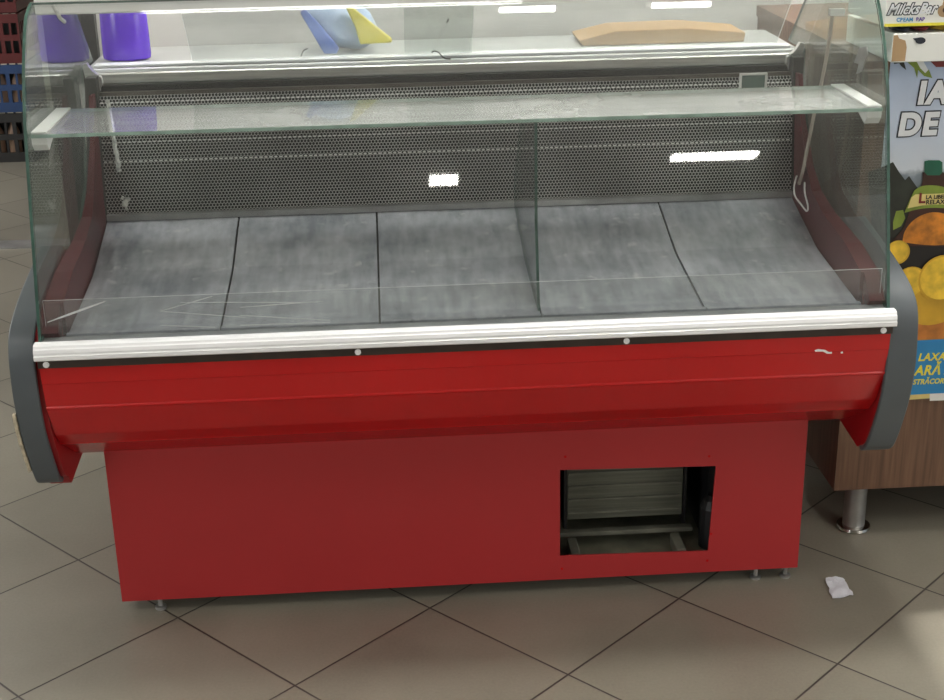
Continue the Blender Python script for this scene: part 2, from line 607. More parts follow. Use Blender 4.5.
XL, XR, YF, YB, ZC = -5.5, 3.2, -9.5, 9.5, 2.95
struct('floor', bx(XL - 0.2, XR + 6, YF - 0.2, YB + 0.2, -0.1, 0), 'tiles')
struct('ceiling', bx(XL - 0.2, XR + 0.2, YF - 0.2, YB + 0.2, ZC, ZC + 0.15), 'ceiling')
struct('wall_left', bx(XL - 0.15, XL, YF, YB, 0, ZC), 'wall_far')
struct('wall_far', bx(XL - 0.15, XR + 0.15, YB, YB + 0.15, 0, ZC), 'wall_far')
struct('wall_front', bx(XL - 0.15, XR + 0.15, YF - 0.15, YF, 0, ZC), 'wall_far')
struct('wall_back', bx(-0.93, XR, 4.0, 4.14, 0, ZC), 'wall')
bm = bmesh.new()                                     # right wall with a doorway open to the street
box(bm, XR, XR + 0.2, YF, 0.6, 0, ZC)
box(bm, XR, XR + 0.2, 0.6, 2.995, 2.27, ZC)
box(bm, XR, XR + 0.2, 2.995, YB, 0, ZC)
struct('wall_right', bm, 'wall_far')
bm = bmesh.new()                                     # dark door standing at the end of the back wall
box(bm, -0.965, -0.93, 3.97, 4.16, 0, 2.1)
struct('trim_1', bm, 'black')
bm = bmesh.new()
box(bm, -1.075, -0.965, 4.0, 4.06, 0, 2.08)
struct('door_1', bm, 'dark_grey')
struct('trim_2', bx(XL, -0.95, 5.78, 5.90, 0, 0.004), 'dull_steel')   # floor threshold strip

# ------------------------------------------------------------------ the refrigerated counter
cnt = thing('display_counter', (0, 3.0, 0), 'long red refrigerated display counter with curved glass front, empty steel trays inside', 'display counter')
WX = 0.845
# base cabinet
bm = bmesh.new()
bx0, bx1, bz0, bz1, by = -0.786, 0.754, 0.036, 0.41, 2.8045
h = [(0.2015, 0.313), (0.5517, 0.305), (0.5427, 0.0907), (0.2025, 0.0968)]
outer = [(bx0, bz1), (bx1, bz1), (bx1, bz0), (bx0, bz0)]
for yy in (by, by + 0.004):
    for i in range(4):
        j = (i + 1) % 4
        bm.faces.new([bm.verts.new((p[0], yy, p[1])) for p in (outer[i], outer[j], h[j], h[i])])
for ring in (h, outer):
    for i in range(4):
        j = (i + 1) % 4
        bm.faces.new([bm.verts.new(c) for c in ((ring[i][0], by, ring[i][1]), (ring[j][0], by, ring[j][1]), (ring[j][0], by + 0.004, ring[j][1]), (ring[i][0], by + 0.004, ring[i][1]))])
bmesh.ops.remove_doubles(bm, verts=bm.verts, dist=1e-5)
bmesh.ops.recalc_face_normals(bm, faces=bm.faces)
link('front_panel', bm, 'red_panel', cnt)
bm = bmesh.new()
box(bm, bx0, bx0 + 0.018, by + 0.019, 3.34, bz0, bz1)
box(bm, bx1 - 0.018, bx1, by + 0.019, 3.34, bz0, bz1)
box(bm, bx0 + 0.018, bx1 - 0.018, 3.32, 3.34, bz0, bz1)
link('base_cabinet', bm, 'dark_red', cnt)
link('base_pan', bx(bx0 + 0.02, bx1 - 0.02, by + 0.022, 3.318, bz0 + 0.002, bz0 + 0.018), 'pan', cnt)
# condenser seen through the opening
con = link('condenser', bx(0.236, 0.506, 2.93, 2.99, 0.122, 0.36), 'fins', cnt)
bm = bmesh.new()
for k in range(4):
    tube(bm, [(0.2382, 2.928, 0.139 + 0.034 * k), (0.504, 2.928, 0.139 + 0.034 * k)], 0.0035, 8)
link('coil_pipe', bm, 'frame_bar', con, smooth=True)
for x in (0.508, 0.227):
    link('condenser_bracket', bx(x, x + 0.007, 2.925, 3.0, 0.10, 0.37), 'black', con)
bm = bmesh.new()
box(bm, 0.19, 0.53, 2.91, 2.93, 0.086, 0.097)
link('support_bar', bm, 'frame_bar', cnt, bevel=0.002)
for x in (0.243, 0.487):
    link('support_bar', bx(x - 0.011, x + 0.011, 2.83, 2.909, 0.055, 0.085), 'frame_bar', cnt, bevel=0.002)
bm = bmesh.new()
box(bm, 0.56, 0.70, 2.90, 3.1, 0.05, 0.30)
lathe(bm, 0.57, 2.89, [(0.02, 0.05), (0.03, 0.06), (0.03, 0.16), (0.022, 0.18), (0.012, 0.19)], 16)
link('compressor', bm, 'black', cnt)
# rivets and feet
for x, z in ((0.213, 0.345), (0.535, 0.330), (0.207, 0.064), (0.542, 0.066), (0.548, 0.135)):
    bm = bmesh.new()
    disc_y(bm, x, by + 0.0005, z, 0.003, 0.0015, 10)
    link('rivet', bm, 'red_gloss', cnt)
for x, y in ((-0.7065, 2.83), (0.6637, 2.83), (0.7336, 2.83), (-0.7065, 3.28), (0.70, 3.28)):
    bm = bmesh.new()
    lathe(bm, x, y, [(0.013, 0.0), (0.013, 0.006), (0.0055, 0.008), (0.0055, 0.037)], 12)
    link('levelling_foot', bm, 'dull_steel', cnt, smooth=True)
# apron: a folded red sheet
apr = [(2.6015, 0.684), (2.6035, 0.648), (2.6055, 0.6465), (2.6135, 0.596), (2.6115, 0.5935), (2.6115, 0.591), (2.6150, 0.588), (2.648, 0.522), (2.651, 0.5175), (2.681, 0.486), (2.6835, 0.4825), (2.8035, 0.408), (2.86, 0.381)]
bm = sheet(bmesh.new(), apr, 0.012, -WX + 0.001, WX - 0.001)
link('apron', bm, 'red_gloss', cnt)
bm = bmesh.new()                                    # scraped paint on the apron
prism(bm, [(0.690, 0.6525), (0.697, 0.6550), (0.712, 0.6525), (0.720, 0.6475), (0.726, 0.6475), (0.726, 0.6440), (0.716, 0.6445), (0.708, 0.6495), (0.692, 0.6500)], 2.6025, 2.6012, 'Y')
prism(bm, [(0.744, 0.646), (0.748, 0.648), (0.749, 0.644), (0.745, 0.6435)], 2.6025, 2.6012, 'Y')
link('paint_chip', bm, 'white', cnt)
bm = bmesh.new()
box(bm, -WX, WX, 2.5945, 2.66, 0.6845, 0.7030)
st = link('trim_strip', bm, 'brown_strip', cnt)
for x in (-0.8285, -0.2258, 0.3059, 0.8256):
    bm = bmesh.new()
    disc_y(bm, x, 2.5945, 0.6925, 0.0062, 0.002, 16)
    disc_y(bm, x, 2.5925, 0.6925, 0.0034, 0.002, 12)
    link('screw', bm, 'alu', st)
# aluminium rail with grooves
rail = [(2.66, 0.7035), (2.584, 0.7035), (2.582, 0.706), (2.582, 0.713), (2.5845, 0.7145), (2.5845, 0.7165), (2.5835, 0.719), (2.5855, 0.7255), (2.588, 0.7275), (2.590, 0.732), (2.597, 0.7345), (2.609, 0.7345), (2.611, 0.712), (2.66, 0.712)]
bm = prism(bmesh.new(), rail, -WX - 0.003, WX + 0.003)
link('rail', bm, 'alu', cnt)
# gutter and gasket behind the rail
bm = bmesh.new()
box(bm, -WX + 0.002, WX - 0.002, 2.6115, 2.617, 0.7125, 0.7315)
link('gasket', bm, 'black', cnt)
bm = sheet(bmesh.new(), [(2.6175, 0.7225), (2.640, 0.7220), (2.661, 0.7215)], 0.004, -WX + 0.002, WX - 0.002)
link('gutter', bm, 'gutter', cnt)
# insulated tub under the trays, closing the body
tub = [(2.662, 0.690), (2.665, 0.706), (2.95, 0.728), (3.195, 0.786), (3.34, 1.09), (3.34, 0.42), (2.86, 0.42), (2.71, 0.50), (2.66, 0.56)]
bm = prism(bmesh.new(), tub, -0.80, 0.80)
link('tub', bm, 'black', cnt)
# five steel trays
tp = [(2.6635, 0.716), (2.664, 0.7285), (2.674, 0.7288), (2.678, 0.7238), (2.684, 0.7228), (2.955, 0.7495), (2.985, 0.7545), (3.188, 0.8115), (3.192, 0.807)]
TX = (-0.802, -0.499, -0.181, 0.147, 0.481, 0.802)
for i in range(5):
    x0, x1 = TX[i], TX[i + 1]
    bm = sheet(bmesh.new(), tp, -0.006, x0 + 0.0022, x1 - 0.0022)
    link('tray', bm, 'tray', cnt)
# perforated back sheet, its trims
pb = [(3.199, 0.826), (3.215, 0.93), (3.232, 1.03), (3.246, 1.066), (3.268, 1.094)]
bm = sheet(bmesh.new(), pb, -0.003, -0.8, 0.8)
back = link('perforated_back', bm, 'perf', cnt)
bm = bmesh.new()
pts = [(-0.776 + 0.013 * t + 0.0015 * random.uniform(-1, 1), 3.20 + 0.024 * (1 - t) * 1.2, 1.085 - 0.16 * t) for t in [k / 22 for k in range(23)]]
tube(bm, pts, [0.0045 + 0.002 * random.random() for _ in pts], 6)  # uneven white bead running down the left of the sheet
link('white_bead', bm, 'white_crinkled', back)
bm = bmesh.new()
for dx, dz, r in ((0, 0, 0.008), (0.006, 0.010, 0.006), (-0.004, 0.014, 0.004), (0.002, -0.012, 0.004)):
    disc_y(bm, -0.757 + dx, 3.199, 0.850 + dz, r, 0.004, 8)
link('sealant_blob', bm, 'white_crinkled', back)
link('back_trim', prism(bmesh.new(), [(3.186, 0.8125), (3.186, 0.8255), (3.204, 0.8275), (3.204, 0.8125)], -0.8, 0.8), 'dull_steel', cnt)
bm = bmesh.new()
box(bm, -0.8, 0.8, 3.262, 3.272, 1.078, 1.095)
link('back_channel', bm, 'channel', cnt)
link('back_gap', bx(-0.8, 0.8, 3.29, 3.303, 1.085, 1.106), 'black', cnt)  # black filler bar added to keep the open gap dark
# worktop with its bright front edge
bm = bmesh.new()
prism(bm, [(3.31, 1.104), (3.306, 1.107), (3.306, 1.128), (3.31, 1.131), (3.345, 1.131), (3.345, 1.104)], -0.826, 0.826)
link('worktop_edge', bm, 'steel', cnt, bevel=0.0015)
link('worktop', bx(-0.84, 0.84, 3.346, 3.66, 1.10, 1.1345), 'worktop', cnt)
link('sliding_track', prism(bmesh.new(), [(3.315, 1.1315), (3.315, 1.1375), (3.335, 1.1375), (3.335, 1.1345), (3.365, 1.1345), (3.365, 1.1395), (3.405, 1.1395), (3.405, 1.1315)], -0.826, 0.826), 'alu', cnt)
for s in (-1, 1):
    bm = bmesh.new()
    box(bm, min(s * 0.802, s * 0.826), max(s * 0.802, s * 0.826), 3.25, 3.30, 0.80, 1.13)
    link('back_post', bm, 'dark_grey', cnt)
    bm = bmesh.new()
    prism(bm, [(s * 0.806, 1.085), (s * 0.832, 1.125), (s * 0.836, 1.155), (s * 0.826, 1.158), (s * 0.815, 1.14), (s * 0.797, 1.125), (s * 0.795, 1.112)], 3.302, 3.285, 'Y')
    link('corner_bracket', bm, 'steel', cnt)
    # end panel and its grey bumper edge
    o = [(2.975, 0.822), (2.86, 0.803), (2.775, 0.788), (2.69, 0.766), (2.640, 0.742), (2.618, 0.710), (2.609, 0.66), (2.607, 0.60), (2.619, 0.53), (2.645, 0.462), (2.668, 0.414), (2.688, 0.387), (2.715, 0.370)] if s > 0 else [(2.975, 0.822), (2.86, 0.803), (2.775, 0.788), (2.69, 0.766), (2.640, 0.742), (2.618, 0.710), (2.609, 0.66), (2.609, 0.60), (2.623, 0.53), (2.650, 0.467), (2.672, 0.422), (2.690, 0.396), (2.712, 0.384)]
    o = spline(o, 4)
    inn = offset(o, 0.012)
    poly = inn + [(2.74, 0.368), (2.862, 0.377), (2.985, 0.385), (2.985, 0.808)]
    x0, x1 = sorted((s * (WX + 0.001), s * 0.890))
    bm = prism(bmesh.new(), poly, x0, x1)
    ep = link('end_panel', bm, 'dark_red', cnt)
    x0, x1 = sorted((s * (0.855 if s < 0 else WX - 0.002), s * 0.905))
    bm = sheet(bmesh.new(), o, 0.0115, x0, x1)
    link('bumper', bm, 'grey_rubber', ep, smooth=True, bevel=0.003)
    if s < 0:                                       # the bumper's outer edge is chewed down to pale foam
        bm = bmesh.new()
        seg = [q for q in o if 0.425 < q[1] < 0.60]
        seg = [(q[0] - random.uniform(0.000, 0.004), q[1]) for q in seg]
        sheet(bm, seg, 0.009, -0.9115, -0.9055)
        link('worn_edge', bm, 'card_pale', ep)
    # inner cheek: plate plus tapering ledge
    plate = [(2.69, 0.716), (2.69, 0.785), (2.80, 0.815), (2.96, 0.835), (3.05, 0.862), (3.10, 0.905), (3.17, 1.0), (3.213, 1.098), (3.235, 1.098), (3.22, 1.0), (3.196, 0.86), (3.195, 0.80), (2.97, 0.742)]
    x0, x1 = sorted((s * 0.8035, s * 0.811))
    bm = prism(bmesh.new(), plate, x0, x1)
    top = [(2.645, 0.738, 0.8425), (2.69, 0.785, 0.842), (2.80, 0.815, 0.838), (2.96, 0.835, 0.832), (3.05, 0.862, 0.826), (3.10, 0.905, 0.820), (3.17, 1.0, 0.815), (3.213, 1.098, 0.814)]
    rows = []
    for (y, z, xo) in top:
        rows.append([bm.verts.new((s * xi, y + dy, z + dz)) for xi, dy, dz in ((0.8105, 0, 0), (xo, 0, 0), (xo, 0.02, -0.022), (0.8105, 0.02, -0.022))])
    for a, b in zip(rows, rows[1:]):
        for k in range(4):
            bm.faces.new((a[k], a[(k + 1) % 4], b[(k + 1) % 4], b[k]))
    bm.faces.new(rows[0]); bm.faces.new(rows[-1][::-1])
    bmesh.ops.recalc_face_normals(bm, faces=bm.faces)
    link('inner_cheek', bm, 'maroon', cnt)

# ---- glass
GP = [(2.617, 0.716), (2.653, 0.86), (2.689, 1.0), (2.7225, 1.125), (2.748, 1.188), (2.777, 1.243), (2.820, 1.300), (2.851, 1.326), (2.897, 1.342)]
GS = spline(GP, 8)
bm = sheet(bmesh.new(), GS, -0.005, -0.8375, 0.8375, 0, 1)
link('front_glass', bm, ['glass', 'glass_edge'], cnt, smooth=True)
side = GS + [(2.98, 1.337), (3.23, 1.337), (3.43, 1.145), (3.43, 1.141), (3.302, 1.141), (3.30, 1.10), (3.25, 0.985), (3.20, 0.905), (3.10, 0.84), (2.95, 0.807), (2.775, 0.782), (2.70, 0.755)]
for s in (-1, 1):
    x0, x1 = sorted((s * 0.8385, s * 0.8445))
    bm = prism(bmesh.new(), side, x0, x1, 'X', 0, 1)
    link('side_glass', bm, ['glass_side', 'glass_edge'], cnt)
# rear sliding panes leaning over the worktop
for x0, x1, dy in ((-0.60, 0.06, 0.0), (-0.10, 0.80, 0.010)):
    bm = sheet(bmesh.new(), [(3.385 + dy, 1.1405), (3.205 + dy, 1.330)], -0.004, x0, x1, 0, 1)
    link('sliding_glass', bm, ['glass_rear', 'acrylic_edge'], cnt)
# white canopy along the top
bm = bmesh.new()
prism(bm, [(2.908, 1.316), (2.904, 1.3195), (2.904, 1.378), (2.912, 1.385), (3.24, 1.385), (3.24, 1.339), (2.98, 1.3385), (2.97, 1.316)], -0.837, 0.837)
link('canopy', bm, 'white', cnt)
bm = bmesh.new()
tube(bm, [(-0.80, 2.9, 1.336), (-0.79, 2.905, 1.31), (-0.785, 2.92, 1.30)], 0.004, 8)
link('canopy_clip', bm, 'steel', cnt)
# glass shelf on two white end supports
bm = bmesh.new()
prism(bm, [(2.735, 1.106), (2.735, 1.113), (2.985, 1.113), (2.985, 1.106)], -0.836, 0.836, 'X', 1, 0)
sh = link('glass_shelf', bm, ['glass_shelf', 'glass_edge_pale'], cnt)
sh.data.polygons[2].material_index = 1
for p in sh.data.polygons:
    if abs(p.normal.y) > 0.9:
        p.material_index = 1
for s in (-1, 1):
    x0, x1 = sorted((s * 0.808, s * 0.837))
    bm = bmesh.new()
    prism(bm, [(2.742, 1.1058), (2.985, 1.1058), (2.985, 1.100), (2.80, 1.094), (2.755, 1.078), (2.742, 1.092)], x0, x1)
    box(bm, x0, x1, 2.745, 2.985, 1.1134, 1.116)
    link('shelf_support', bm, 'white', cnt)
# glass divider under the shelf
bm = bmesh.new()
prism(bm, [(2.745, 1.1055), (2.742, 0.9), (2.70, 0.74), (2.69, 0.729), (2.96, 0.7565), (3.18, 0.8165), (3.19, 0.86), (3.14, 0.93), (3.06, 1.02), (2.97, 1.1055)], 0.1395, 0.1455, 'X', 0, 1)
link('glass_divider', bm, ['glass', 'glass_edge'], cnt)
# low acrylic strip along the front of the trays
bm = sheet(bmesh.new(), [(2.655, 0.718), (2.655, 0.8025)], -0.003, -0.835, 0.835, 0, 1)
acs = link('acrylic_strip', bm, ['acrylic', 'acrylic_edge'], cnt)
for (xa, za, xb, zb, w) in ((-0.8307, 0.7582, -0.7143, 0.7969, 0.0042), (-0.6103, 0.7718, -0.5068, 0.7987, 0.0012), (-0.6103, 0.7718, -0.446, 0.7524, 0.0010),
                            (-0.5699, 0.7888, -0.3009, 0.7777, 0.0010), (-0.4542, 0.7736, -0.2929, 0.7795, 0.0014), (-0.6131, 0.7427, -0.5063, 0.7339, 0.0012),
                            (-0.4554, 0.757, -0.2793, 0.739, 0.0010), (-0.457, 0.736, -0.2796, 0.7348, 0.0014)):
    bm = bmesh.new()                                 # thin pale scratches and one wider slanted white line
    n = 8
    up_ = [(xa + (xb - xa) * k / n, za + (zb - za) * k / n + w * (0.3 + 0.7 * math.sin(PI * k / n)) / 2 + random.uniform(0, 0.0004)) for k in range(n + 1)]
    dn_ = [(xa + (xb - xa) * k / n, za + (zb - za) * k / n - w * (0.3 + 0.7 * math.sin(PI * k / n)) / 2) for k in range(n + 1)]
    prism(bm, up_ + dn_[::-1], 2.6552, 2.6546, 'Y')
    link('pale_line', bm, 'acrylic_edge', acs)
# small grey bracket at the right end and loose wires on the right cheek
bm = bmesh.new()
prism(bm, [(2.86, 1.215), (2.90, 1.205), (2.93, 1.17), (2.90, 1.172), (2.91, 1.15), (2.88, 1.16), (2.85, 1.20)], 0.8362, 0.8380)
link('glass_clamp', bm, 'dull_steel', cnt)
bm = bmesh.new()
tube(bm, spline([(0.80, 3.16, 0.870), (0.792, 3.14, 0.868), (0.783, 3.12, 0.853), (0.781, 3.10, 0.838), (0.790, 3.08, 0.824), (0.799, 3.065, 0.812), (0.800, 3.06, 0.826), (0.797, 3.08, 0.850), (0.801, 3.10, 0.870)], 5), 0.0022, 6)
link('loose_wire', bm, 'white', cnt, smooth=True)

# ------------------------------------------------------------------ things on and in the counter
bm = bmesh.new()
cable = spline([(0.8126, 3.02, 1.2635), (0.8129, 3.03, 1.2135), (0.8112, 3.04, 1.1583), (0.8072, 3.05, 1.1021), (0.8008, 3.06, 1.045), (0.7965, 3.075, 0.9743), (0.7951, 3.10, 0.8994), (0.7943, 3.12, 0.8622)], 6)
cb = thing('cable', (0.8126, 3.02, 1.256), 'beige cable hanging inside the right-hand side glass of the red counter', 'cable')
tube(bm, cable, 0.0042, 8)
link('cord', bm, 'cable', cb, smooth=True)
link('clip', bx(0.806, 0.837, 3.014, 3.030, 1.256, 1.270), 'white', cb)
# purple bottle
M['purple'] = plain('purple_bottle_plastic', srgb(92, 44, 200), 0.15, 0, 0.12, 6, spec=0.6)
bt = thing('purple_bottle', (-0.765, 3.474, 1.135), 'purple plastic bottle standing on the left end of the counter worktop', 'bottle')
bm = bmesh.new()
lathe(bm, -0.765, 3.474, [(0.050, 1.1355), (0.056, 1.139), (0.0575, 1.15), (0.057, 1.20), (0.055, 1.25), (0.050, 1.30), (0.040, 1.335), (0.022, 1.355), (0.016, 1.36), (0.016, 1.372)], 28, 1.0, 0.62)
link('body', bm, 'purple', bt, smooth=True)
bm = bmesh.new()
lathe(bm, -0.765, 3.474, [(0.020, 1.3725), (0.020, 1.40), (0.012, 1.41), (0.010, 1.42)], 20)
link('cap', bm, 'white', bt, smooth=True)
# blue and yellow bag
M['bag_blue'] = plain('blue_bag_film', srgb(96, 124, 200), 0.35, 0, 0.25, 14, bump=0.6)
M['bag_yellow'] = plain('yellow_bag_film', srgb(226, 214, 96), 0.35, 0, 0.15, 14, bump=0.6)
M['bag_pale'] = plain('pale_blue_bag_film', srgb(176, 196, 226), 0.35, 0, 0.2, 14, bump=0.6)
bag = thing('bag', (-0.215, 3.53, 1.135), 'blue and yellow plastic bag lying on the worktop behind the counter glass', 'bag')


def pillow(x0, x1, y0, y1, z0, z1, seg=10, lean=0.0):
    bm = bmesh.new()
    rows = []
    for i in range(seg + 1):
        u = i / seg
        row = []
        for k in range(14):
            a = 2 * PI * k / 14
            pinch = max(0.12, math.sin(PI * (0.06 + 0.88 * u))) ** 0.5
            yy = (y0 + y1) / 2 + (y1 - y0) / 2 * math.cos(a) * pinch
            zz = (z0 + z1) / 2 + (z1 - z0) / 2 * math.sin(a) * pinch
            zz = max(z0 + 0.0005, zz + random.uniform(-0.002, 0.002))
            row.append(bm.verts.new((x0 + (x1 - x0) * u - lean * (zz - z0) * 1.0, yy, zz)))
        rows.append(row)
    for a, b in zip(rows, rows[1:]):
        for k in range(14):
            bm.faces.new((a[k], a[(k + 1) % 14], b[(k + 1) % 14], b[k]))
    bm.faces.new(rows[0]); bm.faces.new(rows[-1][::-1])
    bmesh.ops.recalc_face_normals(bm, faces=bm.faces)
    return bm


link('film', pillow(-0.30, -0.14, 3.46, 3.60, 1.1355, 1.262, 12, 0.45), 'bag_pale', bag, smooth=True)
bm = bmesh.new()
prism(bm, [(-0.292, 1.137), (-0.262, 1.137), (-0.255, 1.150), (-0.305, 1.215), (-0.335, 1.248), (-0.345, 1.236)], 3.462, 3.452, 'Y')
link('blue_band', bm, 'bag_blue', bag, bevel=0.004)
bm = bmesh.new()
prism(bm, [(-0.205, 1.158), (-0.128, 1.160), (-0.128, 1.170), (-0.165, 1.200), (-0.225, 1.252), (-0.240, 1.256), (-0.215, 1.20)], 3.462, 3.450, 'Y')
link('yellow_band', bm, 'bag_yellow', bag, bevel=0.004)
# flattened carton at the right end of the worktop
bm = bmesh.new()
prism(bm, [(0.34, 1.1355), (0.74, 1.1355), (0.742, 1.158), (0.60, 1.172), (0.42, 1.170), (0.33, 1.150)], 3.47, 3.62, 'Y')
tag(link('cardboard_box', bm, 'card', origin=(0.54, 3.54, 1.135), bevel=0.003), 'flattened brown cardboard box on the right end of the counter worktop', 'box')
# dark hair-like threads
TH = [('short bent dark thread on the glass in front of the blue bag', [(-0.345, 3.395, 1.142), (-0.342, 3.39, 1.150), (-0.337, 3.385, 1.158), (-0.328, 3.385, 1.162)]),
      ('long curled dark thread lying over the bright worktop edge', [(-0.035, 3.38, 1.145), (-0.030, 3.37, 1.150), (-0.020, 3.36, 1.148), (-0.012, 3.34, 1.141), (-0.004, 3.325, 1.1385), (0.006, 3.32, 1.1385)]),
      ('tiny dark thread on the glass above the middle of the worktop', [(-0.002, 3.297, 1.226), (0.001, 3.293, 1.231), (0.001, 3.289, 1.235)])]
for lab, pts in TH:
    o = pts[0]
    bm = tube(bmesh.new(), spline(pts, 5), 0.0016, 5)
    tag(link('thread', bm, 'black', origin=o), lab, 'thread', 'loose threads')
# price tag holder
M['tag_window'] = plain('grey_green_tag_window', srgb(104, 124, 116), 0.2, 0, 0.2, 30)
ph = thing('price_tag_holder', (0.70, 3.22, 1.06), 'small white framed price tag holder on the perforated back sheet at right', 'tag holder')
bm = bmesh.new()
for a in ((0.668, 0.732, 1.098, 1.102), (0.668, 0.732, 1.062, 1.066), (0.668, 0.6725, 1.066, 1.098), (0.7275, 0.732, 1.066, 1.098)):
    box(bm, a[0], a[1], 3.214, 3.222, a[2], a[3])
link('frame', bm, 'white', ph)
link('window', bx(0.6725, 0.7275, 3.219, 3.221, 1.066, 1.098), 'tag_window', ph)
# paper scrap on the floor
bm = bmesh.new()
g = [[None] * 6 for _ in range(9)]
for i in range(9):
    for k in range(6):
        u, v = i / 8, k / 5
        x = 0.822 + (0.8632 - 0.822) * v + (-0.0122 + 0.0098 * v) * u
        y = 2.8072 + (2.8031 - 2.8072) * v - 0.0924 * u + 0.0122 * u * v
        x += random.uniform(-0.0022, 0.0022)
        z = 0.003 + 0.006 * abs(math.sin(5 * u + 3 * v)) * random.uniform(0.3, 1)
        g[i][k] = bm.verts.new((x, y, z))
for i in range(8):
    for k in range(5):
        bm.faces.new((g[i][k], g[i][k + 1], g[i + 1][k + 1], g[i + 1][k]))
r = bmesh.ops.extrude_face_region(bm, geom=bm.faces[:])
bmesh.ops.translate(bm, vec=(0, 0, -0.0015), verts=[v for v in r['geom'] if isinstance(v, bmesh.types.BMVert)])
bmesh.ops.recalc_face_normals(bm, faces=bm.faces)
tag(link('paper_scrap', bm, 'paper', origin=(0.84, 2.76, 0)), 'crumpled white paper scrap lying on the tiled floor right of the counter', 'paper')

# ------------------------------------------------------------------ wooden counter with poster
wc = thing('wooden_counter', (1.4, 3.2, 0), 'brown wood-laminate counter on round metal legs standing right of the red counter', 'counter')
link('body', bx(0.894, 2.0, 3.0, 3.93, 0.128, 1.13), 'wood', wc)
link('top', bx(0.892, 2.01, 3.0, 3.94, 1.131, 1.160), 'wood', wc)
for x, y in ((0.9665, 3.0476), (1.93, 3.0476), (1.06, 3.85), (1.93, 3.85)):
    bm = bmesh.new()
    lathe(bm, x, y, [(0.027, 0.012), (0.027, 0.1275)], 24)
    lg = link('leg', bm, 'dull_steel', wc, smooth=True)
    bm = bmesh.new()
    lathe(bm, x, y, [(0.038, 0.0), (0.042, 0.004), (0.040, 0.010), (0.032, 0.0118), (0.0275, 0.0119)], 24)
    link('foot_flange', bm, 'chrome', lg, smooth=True)

# poster artwork
YP = 2.9975
PX0, PX1, PZ0, PZ1 = 0.940, 1.62, 0.374, 1.172


def poster_mat():
    m, nt, p = new_mat('poster_print')
    N, L = nt.nodes, nt.links
    tc = N.new('ShaderNodeTexCoord')
    sx = N.new('ShaderNodeSeparateXYZ')
    L.new(tc.outputs['Object'], sx.inputs[0])
    no = N.new('ShaderNodeTexNoise')
    no.inputs['Scale'].default_value = 14
    no.inputs['Detail'].default_value = 6
    L.new(tc.outputs['Object'], no.inputs['Vector'])
    # local z : 0 at the poster's foot
    z = math_node(nt, 'MULTIPLY_ADD', math_node(nt, 'SUBTRACT', no.outputs['Fac'], 0.5), 0.10, sx.outputs['Z'])
    mr = N.new('ShaderNodeMapRange')
    mr.inputs['From Min'].default_value = 0.0
    mr.inputs['From Max'].default_value = 0.80
    L.new(z, mr.inputs['Value'])
    cr = N.new('ShaderNodeValToRGB')
    e = cr.color_ramp.elements
    e[0].position, e[0].color = 0.0, srgb(44, 34, 20)
    e[1].position, e[1].color = 1.0, srgb(168, 184, 214)
    for pos, col in ((0.36, srgb(60, 44, 22)), (0.42, srgb(36, 40, 30)), (0.58, srgb(52, 62, 48)), (0.60, srgb(88, 98, 100)), (0.655, srgb(124, 134, 144)), (0.675, srgb(206, 212, 222)), (0.80, srgb(196, 206, 224))):
        k = e.new(pos)
        k.color = col
    L.new(mr.outputs['Result'], cr.inputs['Fac'])
    L.new(cr.outputs['Color'], p.inputs['Base Color'])
    p.inputs['Roughness'].default_value = 0.45
    return m


M['poster'] = poster_mat()
M['p_white'] = plain('print_white', srgb(226, 228, 232), 0.5, 0, 0.02)
M['p_navy'] = plain('print_navy', srgb(28, 34, 48), 0.5, 0, 0.02)
M['p_blue'] = plain('print_blue', srgb(44, 138, 196), 0.5, 0, 0.05)
M['p_yellow'] = plain('print_yellow', srgb(238, 226, 70), 0.5, 0, 0.05)
M['p_cream'] = plain('print_cream', srgb(224, 206, 130), 0.5, 0, 0.1, 20)
M['p_red'] = plain('print_dark_red', srgb(120, 34, 30), 0.5, 0, 0.05)
M['p_lemon'] = plain('print_lemon', srgb(236, 198, 60), 0.5, 0, 0.25, 35)
M['p_rind'] = plain('print_rind', srgb(214, 170, 46), 0.5, 0, 0.15, 20)
M['p_orange'] = plain('print_orange', srgb(190, 120, 50), 0.5, 0, 0.45, 20)
M['p_brown'] = plain('print_bottle_brown', srgb(58, 28, 14), 0.4, 0, 0.35, 25)
M['p_amber'] = plain('print_amber_glow', srgb(196, 122, 36), 0.4, 0, 0.55, 30)
M['p_green'] = plain('print_cap_green', srgb(22, 92, 70), 0.4, 0, 0.2, 20)
M['p_olive'] = plain('print_leaf_green', srgb(122, 142, 50), 0.5, 0, 0.3, 20)
M['p_forest'] = plain('print_forest_dark', srgb(38, 42, 34), 0.5, 0, 0.4, 25)
M['p_black'] = plain('print_black', srgb(20, 16, 14), 0.5, 0, 0.2, 20)

pst = thing('poster', (0.940, YP, PZ0), 'tall drink advertising poster with lemons and a bottle, fixed to the wooden counter front', 'poster')
link('sheet', bx(PX0, PX1, YP, YP + 0.0012, PZ0, PZ1), 'poster', pst)
LAY = [0]


def art(name, bm, mat):
    return link(name, bm, mat, pst)


def ypl(k):
    return YP - 0.0003 - 0.0004 * k


def flat(prof, k):
    return prism(bmesh.new(), prof, ypl(k), ypl(k) - 0.0003, 'Y')


def ell(cx, cz, rx, rz, k, n=28):
    return flat([(cx + rx * math.cos(2 * PI * i / n), cz + rz * math.sin(2 * PI * i / n)) for i in range(n)], k)


# PIXEL-to-poster helper values were measured on the photograph and turned into metres
def PX(x, y):
    """point of the poster plane, metres, from its measured place"""
    d = fwd + rt * ((x - 472) / FPX) - up * ((y - 350) / FPX)
    s = (YP - 0.0) / d.y
    return (CAMX + d.x * s, CAMH + d.z * s)


def poly(pts, k):
    return flat([PX(*p) for p in pts], k)


